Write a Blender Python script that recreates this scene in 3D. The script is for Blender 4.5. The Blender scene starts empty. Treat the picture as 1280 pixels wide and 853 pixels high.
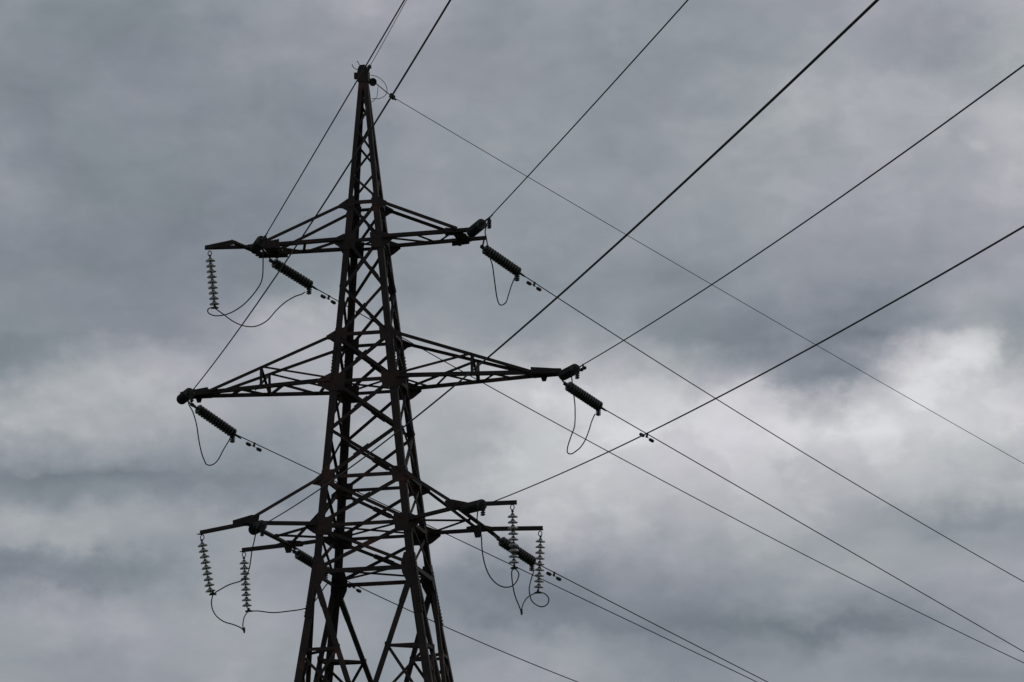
import bpy, bmesh, math, random
from mathutils import Vector, Matrix
random.seed(7)
scene = bpy.context.scene
COL = scene.collection

# ------------------------------------------------------------------ camera
def srgb(v):
    v /= 255.0
    return v / 12.92 if v <= 0.04045 else ((v + 0.055) / 1.055) ** 2.4
CAM = {'loc': [17.55, -87.082, 1.108], 'r': [0.9866284893943807, 0.16034451026611587, -0.02922091618826711], 'u': [0.06265979863815517, -0.20765723003587108, 0.9761927189077243], 'fw': [-0.15045920892384126, 0.9649705243381006, 0.21492769390812133], 'lens': 116.35292256244301}
cd = bpy.data.cameras.new('camera')
cam = bpy.data.objects.new('camera', cd)
COL.objects.link(cam)
cd.sensor_width = 36.0
cd.sensor_fit = 'HORIZONTAL'
cd.lens = CAM['lens']
cd.clip_start = 0.1
cd.clip_end = 12000
r, u, f = CAM['r'], CAM['u'], CAM['fw']
cam.matrix_world = Matrix(((r[0], u[0], -f[0], CAM['loc'][0]),
                           (r[1], u[1], -f[1], CAM['loc'][1]),
                           (r[2], u[2], -f[2], CAM['loc'][2]), (0, 0, 0, 1)))
scene.camera = cam

# ------------------------------------------------------------------ overcast sky
AZ0, EL0, FPX, ROLL = (-0.154676, 0.216618, 4136.99, 0.029925)
COLS = [i * 80 for i in range(17)]
ROWS = [
 [140,135,136,143,150,156,157,156,154,154,150,150,152,156,156,160,168],
 [138,134,135,141,145,149,148,146,145,145,142,144,152,163,162,156,166],
 [136,133,135,138,137,141,146,148,146,148,146,148,150,164,162,160,172],
 [137,137,139,140,138,140,146,150,150,152,152,154,160,166,166,168,180],
 [142,137,136,136,136,142,148,150,150,152,150,156,164,162,162,168,176],
 [145,138,134,131,134,136,142,146,144,148,148,152,154,152,150,158,166],
 [142,137,135,134,134,140,146,148,142,142,142,145,146,146,146,150,156],
 [142,140,140,144,152,167,160,150,150,156,148,144,142,148,152,182,165],
 [138,160,173,175,174,174,174,176,187,184,178,178,188,165,200,204,186],
 [173,173,168,161,160,160,169,177,193,203,205,205,207,209,209,206,200],
 [136,132,133,131,137,146,158,169,187,191,189,188,187,184,183,180,177],
 [156,163,163,160,154,153,159,168,172,175,170,172,172,168,158,152,152],
 [137,139,142,147,150,144,145,145,136,139,141,144,156,160,160,160,156],
 [161,166,159,154,158,155,148,140,133,130,130,128,132,134,138,147,155],
 [157,154,152,155,157,152,150,152,158,152,143,139,143,147,145,145,141]]
w = bpy.data.worlds.new('World')
scene.world = w
w.use_nodes = True
nt = w.node_tree
nt.nodes.clear()
def nd(t, **k):
    n = nt.nodes.new(t)
    for a, b in k.items():
        setattr(n, a, b)
    return n
def lk(a, b):
    nt.links.new(a, b)
def mt(op, a, b=None, c=None):
    n = nd('ShaderNodeMath', operation=op)
    for i, x in enumerate((a, b, c)):
        if x is None:
            continue
        if isinstance(x, (int, float)):
            n.inputs[i].default_value = x
        else:
            lk(x, n.inputs[i])
    return n.outputs[0]
tc = nd('ShaderNodeTexCoord')
DIR = tc.outputs['Generated']
sep = nd('ShaderNodeSeparateXYZ'); lk(DIR, sep.inputs[0])
az = mt('ARCTAN2', sep.outputs[0], sep.outputs[1])
el = mt('ARCSINE', sep.outputs[2])
# sky position in units of FPX per radian, turned a little so cloud bands lie as they do
p0 = mt('MULTIPLY', mt('SUBTRACT', az, AZ0), FPX * math.cos(EL0))
q0 = mt('MULTIPLY', mt('SUBTRACT', el, EL0), -FPX)
cr, sr = math.cos(ROLL), math.sin(ROLL)
p1 = mt('ADD', mt('MULTIPLY', p0, cr), mt('MULTIPLY', q0, sr))
q1 = mt('SUBTRACT', mt('MULTIPLY', q0, cr), mt('MULTIPLY', p0, sr))
def noise(scale, detail, rough, stretch, seed=0.0, dist=0.0):
    mp = nd('ShaderNodeMapping')
    lk(DIR, mp.inputs[0])
    mp.inputs['Location'].default_value = (seed, seed * 1.7, -seed)
    mp.inputs['Scale'].default_value = (scale, scale, scale * stretch)
    n = nd('ShaderNodeTexNoise')
    n.inputs['Scale'].default_value = 1.0
    n.inputs['Detail'].default_value = detail
    n.inputs['Roughness'].default_value = rough
    n.inputs['Distortion'].default_value = dist
    lk(mp.outputs[0], n.inputs['Vector'])
    return n
n1 = noise(30, 3, 0.5, 1.5, 3.1)
sp = nd('ShaderNodeSeparateColor'); lk(n1.outputs['Color'], sp.inputs[0])
n1b = noise(80, 7, 0.62, 1.3, 9.4)
sb = nd('ShaderNodeSeparateColor'); lk(n1b.outputs['Color'], sb.inputs[0])
p2 = mt('ADD', p1, mt('ADD', mt('MULTIPLY', mt('SUBTRACT', sp.outputs[0], 0.5), 110), mt('MULTIPLY', mt('SUBTRACT', sb.outputs[0], 0.5), 92)))
q2 = mt('ADD', q1, mt('ADD', mt('MULTIPLY', mt('SUBTRACT', sp.outputs[1], 0.5), 60), mt('MULTIPLY', mt('SUBTRACT', sb.outputs[1], 0.5), 62)))
uu = mt('DIVIDE', mt('ADD', p2, 640), 1280)
vv = mt('DIVIDE', mt('ADD', q2, 426.5), 60)
vv = mt('MINIMUM', mt('MAXIMUM', vv, 0.0), float(len(ROWS) - 1))
cover = None
for j, row in enumerate(ROWS):
    ra = nd('ShaderNodeValToRGB')
    e = ra.color_ramp
    e.interpolation = 'CARDINAL'
    e.elements[0].position = 0.0
    e.elements[1].position = 1.0
    for i in range(1, len(row) - 1):
        e.elements.new(COLS[i] / 1280)
    for i, v in enumerate(row):
        e.elements[i].color = (v / 255, v / 255, v / 255, 1)
    lk(uu, ra.inputs[0])
    t = mt('MAXIMUM', mt('SUBTRACT', 1.0, mt('ABSOLUTE', mt('SUBTRACT', vv, float(j)))), 0.0)
    c_ = mt('MULTIPLY', ra.outputs[0], t)
    cover = c_ if cover is None else mt('ADD', cover, c_)
# single banks, gaps and wisps: centre, half width, half height, tone, edge (1 soft, 2 firm)
BANKS = [(25,448,60,22,-10,2),(45,505,90,20,10,1),(185,448,55,22,13,1),(225,440,22,18,-9,1),(365,402,62,36,20,1),
 (150,617,230,26,-7,2),(60,682,100,20,8,1),(95,722,150,24,-12,2),(210,795,110,26,8,1),(130,812,50,28,-9,1),
 (1180,440,80,28,17,2),(1110,396,120,26,-15,1),(900,412,110,26,-11,1),(1082,430,55,20,-17,2),(1008,468,58,19,-28,1),(1040,462,30,14,-8,2),(950,455,40,30,-14,1),
 (993,508,16,20,-14,1),(1266,438,30,32,-27,1),(1210,194,16,12,15,1),(1255,168,45,22,9,1),(1150,70,130,30,-5,2),
 (1060,128,150,28,8,1),(640,742,100,28,-9,2),(690,802,75,20,11,1),(900,772,160,22,-6,1),(1185,650,110,14,-10,1),
 (1060,783,130,11,-9,1),(1110,815,120,12,6,1),(1150,846,110,14,-8,1),(470,8,70,18,7,1),(700,590,120,44,7,1),
 (600,548,48,34,-13,2),(600,470,80,30,9,1),(720,480,90,26,9,1),(1130,500,120,30,6,1),(880,500,60,30,8,1),(330,70,90,16,6,1),(60,330,80,24,-5,1),(20,230,40,40,6,1),
 (575,320,60,30,5,1),(660,295,50,18,5,1),(820,350,90,30,-5,1),(420,180,50,25,5,1),(300,745,60,24,7,1)]
for cx, cy, rx, ry, am, ed in BANKS:
    dx = mt('DIVIDE', mt('SUBTRACT', p2, cx - 640), rx)
    dy = mt('DIVIDE', mt('SUBTRACT', q2, cy - 426.5), ry)
    r2 = mt('MULTIPLY_ADD', dx, dx, mt('MULTIPLY', dy, dy))
    if ed == 2:
        r2 = mt('MULTIPLY', r2, r2)
    cover = mt('MULTIPLY_ADD', mt('EXPONENT', mt('MULTIPLY', r2, -0.8)), am / 255, cover)
n2 = noise(26, 6, 0.5, 2.2, 5.5, 0.4)
n3 = noise(58, 6, 0.52, 1.6, 1.3, 0.5)
tone = mt('ADD', cover, mt('ADD', mt('MULTIPLY', mt('SUBTRACT', n2.outputs[0], 0.5), 0.085), mt('MULTIPLY', mt('SUBTRACT', n3.outputs[0], 0.5), 0.075)))
n5 = noise(32, 8, 0.55, 1.4, 12.3, 0.15)
mr = nd('ShaderNodeMapRange', interpolation_type='SMOOTHSTEP')
mr.inputs['From Min'].default_value = 0.47; mr.inputs['From Max'].default_value = 0.58
lk(n5.outputs[0], mr.inputs['Value'])
amt = mt('MINIMUM', mt('MAXIMUM', mt('MULTIPLY', mt('SUBTRACT', cover, 0.5), 4.0), 0.3), 1.0)
tone = mt('MULTIPLY_ADD', mt('SUBTRACT', mr.outputs[0], 0.42), mt('MULTIPLY', amt, 0.042), tone)
ra = nd('ShaderNodeValToRGB')
e = ra.color_ramp
e.interpolation = 'LINEAR'
STOPS = [(100, (93,100.5,109)), (120, (113,120.5,129)), (140, (135.5,141.5,149)), (160, (157.5,160.8,166.5)), (180, (179.5,180.8,185)), (200, (200,200,203.5)), (220, (221,221,223))]
def ps(v):
    return (v - 80) / 160
e.elements[0].position = ps(STOPS[0][0]); e.elements[1].position = ps(STOPS[-1][0])
for s in STOPS[1:-1]:
    e.elements.new(ps(s[0]))
for i, s in enumerate(STOPS):
    e.elements[i].color = tuple(srgb(x) for x in s[1]) + (1,)
lk(mt('DIVIDE', mt('SUBTRACT', mt('MULTIPLY', tone, 255), 80), 160), ra.inputs[0])
# faint drift of hue between cool green grey and mauve grey
n4 = noise(18, 3, 0.5, 1.5, 7.7)
hr = nd('ShaderNodeValToRGB')
hr.color_ramp.elements[0].position = 0.38; hr.color_ramp.elements[0].color = (0.975, 1.0, 0.992, 1)
hr.color_ramp.elements[1].position = 0.62; hr.color_ramp.elements[1].color = (1.0, 0.982, 1.015, 1)
lk(n4.outputs[0], hr.inputs[0])
mx = nd('ShaderNodeMix', data_type='RGBA', blend_type='MULTIPLY')
mx.inputs['Factor'].default_value = 1.0
lk(ra.outputs[0], mx.inputs['A']); lk(hr.outputs[0], mx.inputs['B'])
SUN_EL, SUN_AZ = math.radians(42), math.radians(20)
sky = nd('ShaderNodeTexSky', sky_type='NISHITA')
sky.sun_disc = False
sky.sun_elevation = SUN_EL
sky.sun_rotation = SUN_AZ
b1 = nd('ShaderNodeBackground'); b1.inputs[1].default_value = 0.06
lk(sky.outputs[0], b1.inputs[0])
b2 = nd('ShaderNodeBackground'); b2.inputs[1].default_value = 1.0
lk(mx.outputs['Result'], b2.inputs[0])
ms = nd('ShaderNodeMixShader'); ms.inputs[0].default_value = 0.97
lk(b1.outputs[0], ms.inputs[1]); lk(b2.outputs[0], ms.inputs[2])
wo = nd('ShaderNodeOutputWorld'); lk(ms.outputs[0], wo.inputs[0])

sd = bpy.data.lights.new('sun', 'SUN')
sd.energy = 0.5
sd.angle = math.radians(20)
sd.color = (1.0, 0.97, 0.92)
so = bpy.data.objects.new('sun', sd)
COL.objects.link(so)
sdir = Vector((math.sin(SUN_AZ) * math.cos(SUN_EL), math.cos(SUN_AZ) * math.cos(SUN_EL), math.sin(SUN_EL)))
so.rotation_euler = (-sdir).to_track_quat('-Z', 'Y').to_euler()
so.location = (0, 60, 60)
scene.view_settings.view_transform = 'Standard'
scene.view_settings.look = 'None'
scene.view_settings.exposure = 0
scene.view_settings.gamma = 1

# ------------------------------------------------------------------ materials
def mat(name, c1, c2, scale, rough=0.7, metal=0.0, lo=0.4, hi=0.65, bump=0.0, trans=0.0, c3=None):
    m = bpy.data.materials.new(name)
    m.use_nodes = True
    t = m.node_tree
    b = t.nodes['Principled BSDF']
    tx = t.nodes.new('ShaderNodeTexCoord')
    n = t.nodes.new('ShaderNodeTexNoise')
    n.inputs['Scale'].default_value = scale
    n.inputs['Detail'].default_value = 6
    n.inputs['Roughness'].default_value = 0.65
    t.links.new(tx.outputs['Object'], n.inputs['Vector'])
    rp = t.nodes.new('ShaderNodeValToRGB')
    rp.color_ramp.elements[0].position = lo
    rp.color_ramp.elements[0].color = c1 + (1,)
    rp.color_ramp.elements[1].position = hi
    rp.color_ramp.elements[1].color = c2 + (1,)
    if c3:
        e3 = rp.color_ramp.elements.new(min(hi + 0.1, 0.98)); e3.color = c3 + (1,)
    t.links.new(n.outputs[0], rp.inputs[0])
    t.links.new(rp.outputs[0], b.inputs['Base Color'])
    b.inputs['Roughness'].default_value = rough
    b.inputs['Metallic'].default_value = metal
    b.inputs['Transmission Weight'].default_value = trans
    if bump:
        bp = t.nodes.new('ShaderNodeBump')
        bp.inputs['Strength'].default_value = bump
        bp.inputs['Distance'].default_value = 0.01
        t.links.new(n.outputs[0], bp.inputs['Height'])
        t.links.new(bp.outputs[0], b.inputs['Normal'])
    return m
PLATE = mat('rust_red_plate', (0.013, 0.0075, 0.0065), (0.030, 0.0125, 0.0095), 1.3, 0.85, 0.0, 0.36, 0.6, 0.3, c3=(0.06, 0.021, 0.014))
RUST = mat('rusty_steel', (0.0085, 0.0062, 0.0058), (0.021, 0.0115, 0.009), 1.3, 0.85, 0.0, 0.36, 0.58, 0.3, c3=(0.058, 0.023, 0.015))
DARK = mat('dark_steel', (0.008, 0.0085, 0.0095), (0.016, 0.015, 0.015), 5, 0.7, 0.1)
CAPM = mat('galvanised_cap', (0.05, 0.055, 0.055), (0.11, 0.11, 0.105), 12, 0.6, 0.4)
GLASS_SHADED = mat('shaded_glass', (0.012, 0.015, 0.014), (0.030, 0.034, 0.031), 7, 0.3)  # glass discs seen from below: shade of their undersides put into the colour
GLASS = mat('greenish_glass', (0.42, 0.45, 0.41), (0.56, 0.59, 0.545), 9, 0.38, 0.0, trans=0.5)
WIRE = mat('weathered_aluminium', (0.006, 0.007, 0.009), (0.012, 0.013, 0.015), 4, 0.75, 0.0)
GRASS = mat('meadow', (0.035, 0.055, 0.018), (0.075, 0.085, 0.035), 0.35, 0.95, c3=(0.10, 0.09, 0.05))
CONC = mat('concrete', (0.22, 0.21, 0.2), (0.34, 0.33, 0.31), 3, 0.9, bump=0.3)

# ------------------------------------------------------------------ mesh helpers
def link(name, bm, m, parent=None, smooth=False):
    bmesh.ops.recalc_face_normals(bm, faces=bm.faces[:])
    me = bpy.data.meshes.new(name)
    bm.to_mesh(me)
    bm.free()
    me.materials.append(m)
    if smooth:
        for p in me.polygons:
            p.use_smooth = True
    o = bpy.data.objects.new(name, me)
    COL.objects.link(o)
    o.parent = parent
    return o
def V(*a):
    return Vector(a[0]) if len(a) == 1 else Vector(a)
def prism(bm, poly, ext):
    """closed prism: polygon (list of Vectors) pushed along ext"""
    a = [bm.verts.new(p) for p in poly]
    b = [bm.verts.new(p + ext) for p in poly]
    n = len(a)
    bm.faces.new(a)
    bm.faces.new(b[::-1])
    for i in range(n):
        bm.faces.new((a[i], b[i], b[(i + 1) % n], a[(i + 1) % n]))
THICK = 1.10
def angle_bar(bm, p0, p1, e1, wd, t=0.012, flip=1, wd2=None):
    """steel angle from p0 to p1: one leg lies along direction d x e1 side, the other along e1"""
    p0, p1 = V(p0), V(p1)
    d = (p1 - p0).normalized()
    e1 = V(e1)
    e1 = (e1 - d * e1.dot(d)).normalized()
    e2 = d.cross(e1) * flip
    wd *= THICK
    w2 = (wd2 * THICK) if wd2 else wd
    o = -e2 * (wd / 2)
    pts = [V(0, 0, 0), e2 * wd, e2 * wd + e1 * t, e2 * t + e1 * t, e2 * t + e1 * w2, e1 * w2]
    prism(bm, [p0 + o + q for q in pts], p1 - p0)
def flat_bar(bm, p0, p1, nrm, wd, t=0.012):
    p0, p1 = V(p0), V(p1)
    d = (p1 - p0).normalized()
    nrm = V(nrm)
    nrm = (nrm - d * nrm.dot(d)).normalized()
    e2 = d.cross(nrm)
    prism(bm, [p0 - e2 * wd / 2, p0 + e2 * wd / 2, p0 + e2 * wd / 2 + nrm * t, p0 - e2 * wd / 2 + nrm * t], p1 - p0)
def spline(pts, n=8):
    pts = [V(p) for p in pts]
    out = []
    P = [pts[0] * 2 - pts[1]] + pts + [pts[-1] * 2 - pts[-2]]
    for i in range(1, len(P) - 2):
        a, b, c, d = P[i - 1], P[i], P[i + 1], P[i + 2]
        for k in range(n):
            t = k / n
            out.append(0.5 * ((2 * b) + (c - a) * t + (2 * a - 5 * b + 4 * c - d) * t * t + (3 * b - a - 3 * c + d) * t ** 3))
    out.append(pts[-1])
    return out
def tube(bm, pts, rad, seg=8, caps=True):
    pts = [V(p) for p in pts]
    rings = []
    prev = None
    for i, p in enumerate(pts):
        d = (pts[min(i + 1, len(pts) - 1)] - pts[max(i - 1, 0)]).normalized()
        if prev is None:
            ax = V(0, 0, 1) if abs(d.z) < 0.9 else V(1, 0, 0)
            n = (ax - d * ax.dot(d)).normalized()
        else:
            n = (prev - d * prev.dot(d)).normalized()
        prev = n
        b = d.cross(n)
        rr = rad[i] if isinstance(rad, (list, tuple)) else rad
        rings.append([bm.verts.new(p + (n * math.cos(2 * math.pi * k / seg) + b * math.sin(2 * math.pi * k / seg)) * rr) for k in range(seg)])
    for a, b in zip(rings, rings[1:]):
        for k in range(seg):
            bm.faces.new((a[k], a[(k + 1) % seg], b[(k + 1) % seg], b[k]))
    if caps:
        bm.faces.new(rings[0][::-1])
        bm.faces.new(rings[-1])
def lathe(bm, prof, seg=20):
    rings = []
    for rr, zz in prof:
        if rr < 1e-5:
            rings.append([bm.verts.new((0, 0, zz))])
        else:
            rings.append([bm.verts.new((rr * math.cos(2 * math.pi * k / seg), rr * math.sin(2 * math.pi * k / seg), zz)) for k in range(seg)])
    for a, b in zip(rings, rings[1:]):
        for k in range(seg):
            k2 = (k + 1) % seg
            if len(a) == 1 and len(b) == 1:
                continue
            if len(a) == 1:
                bm.faces.new((a[0], b[k2], b[k]))
            elif len(b) == 1:
                bm.faces.new((a[k], a[k2], b[0]))
            else:
                bm.faces.new((a[k], a[k2], b[k2], b[k]))
def block(bm, c, ex, ey, ez, sx, sy, sz):
    c, ex, ey, ez = V(c), V(ex), V(ey), V(ez)
    q = [c - ex * sx / 2 - ey * sy / 2 - ez * sz / 2, c + ex * sx / 2 - ey * sy / 2 - ez * sz / 2,
         c + ex * sx / 2 + ey * sy / 2 - ez * sz / 2, c - ex * sx / 2 + ey * sy / 2 - ez * sz / 2]
    prism(bm, q, ez * sz)
X, Y, Z = V(1, 0, 0), V(0, 1, 0), V(0, 0, 1)
def tag(o, label, cat, group=None):
    o['label'] = label
    o['category'] = cat
    if group:
        o['group'] = group
def thing(name, loc, label, cat, group=None):
    o = bpy.data.objects.new(name, None)
    o.empty_display_size = 0.3
    COL.objects.link(o)
    o.location = loc
    tag(o, label, cat, group)
    return o
def one(name, fn, m, parent, smooth=False):
    bm = bmesh.new()
    fn(bm)
    return link(name, bm, m, parent, smooth)

# ------------------------------------------------------------------ ground
bm = bmesh.new()
S_ = 5000
NX = 40
vs = [[bm.verts.new(((i / NX - 0.5) * 2 * S_, (j / NX - 0.5) * 2 * S_, 0)) for j in range(NX + 1)] for i in range(NX + 1)]
for i in range(NX):
    for j in range(NX):
        bm.faces.new((vs[i][j], vs[i + 1][j], vs[i + 1][j + 1], vs[i][j + 1]))
g = link('ground', bm, GRASS)
g['kind'] = 'structure'

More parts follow.
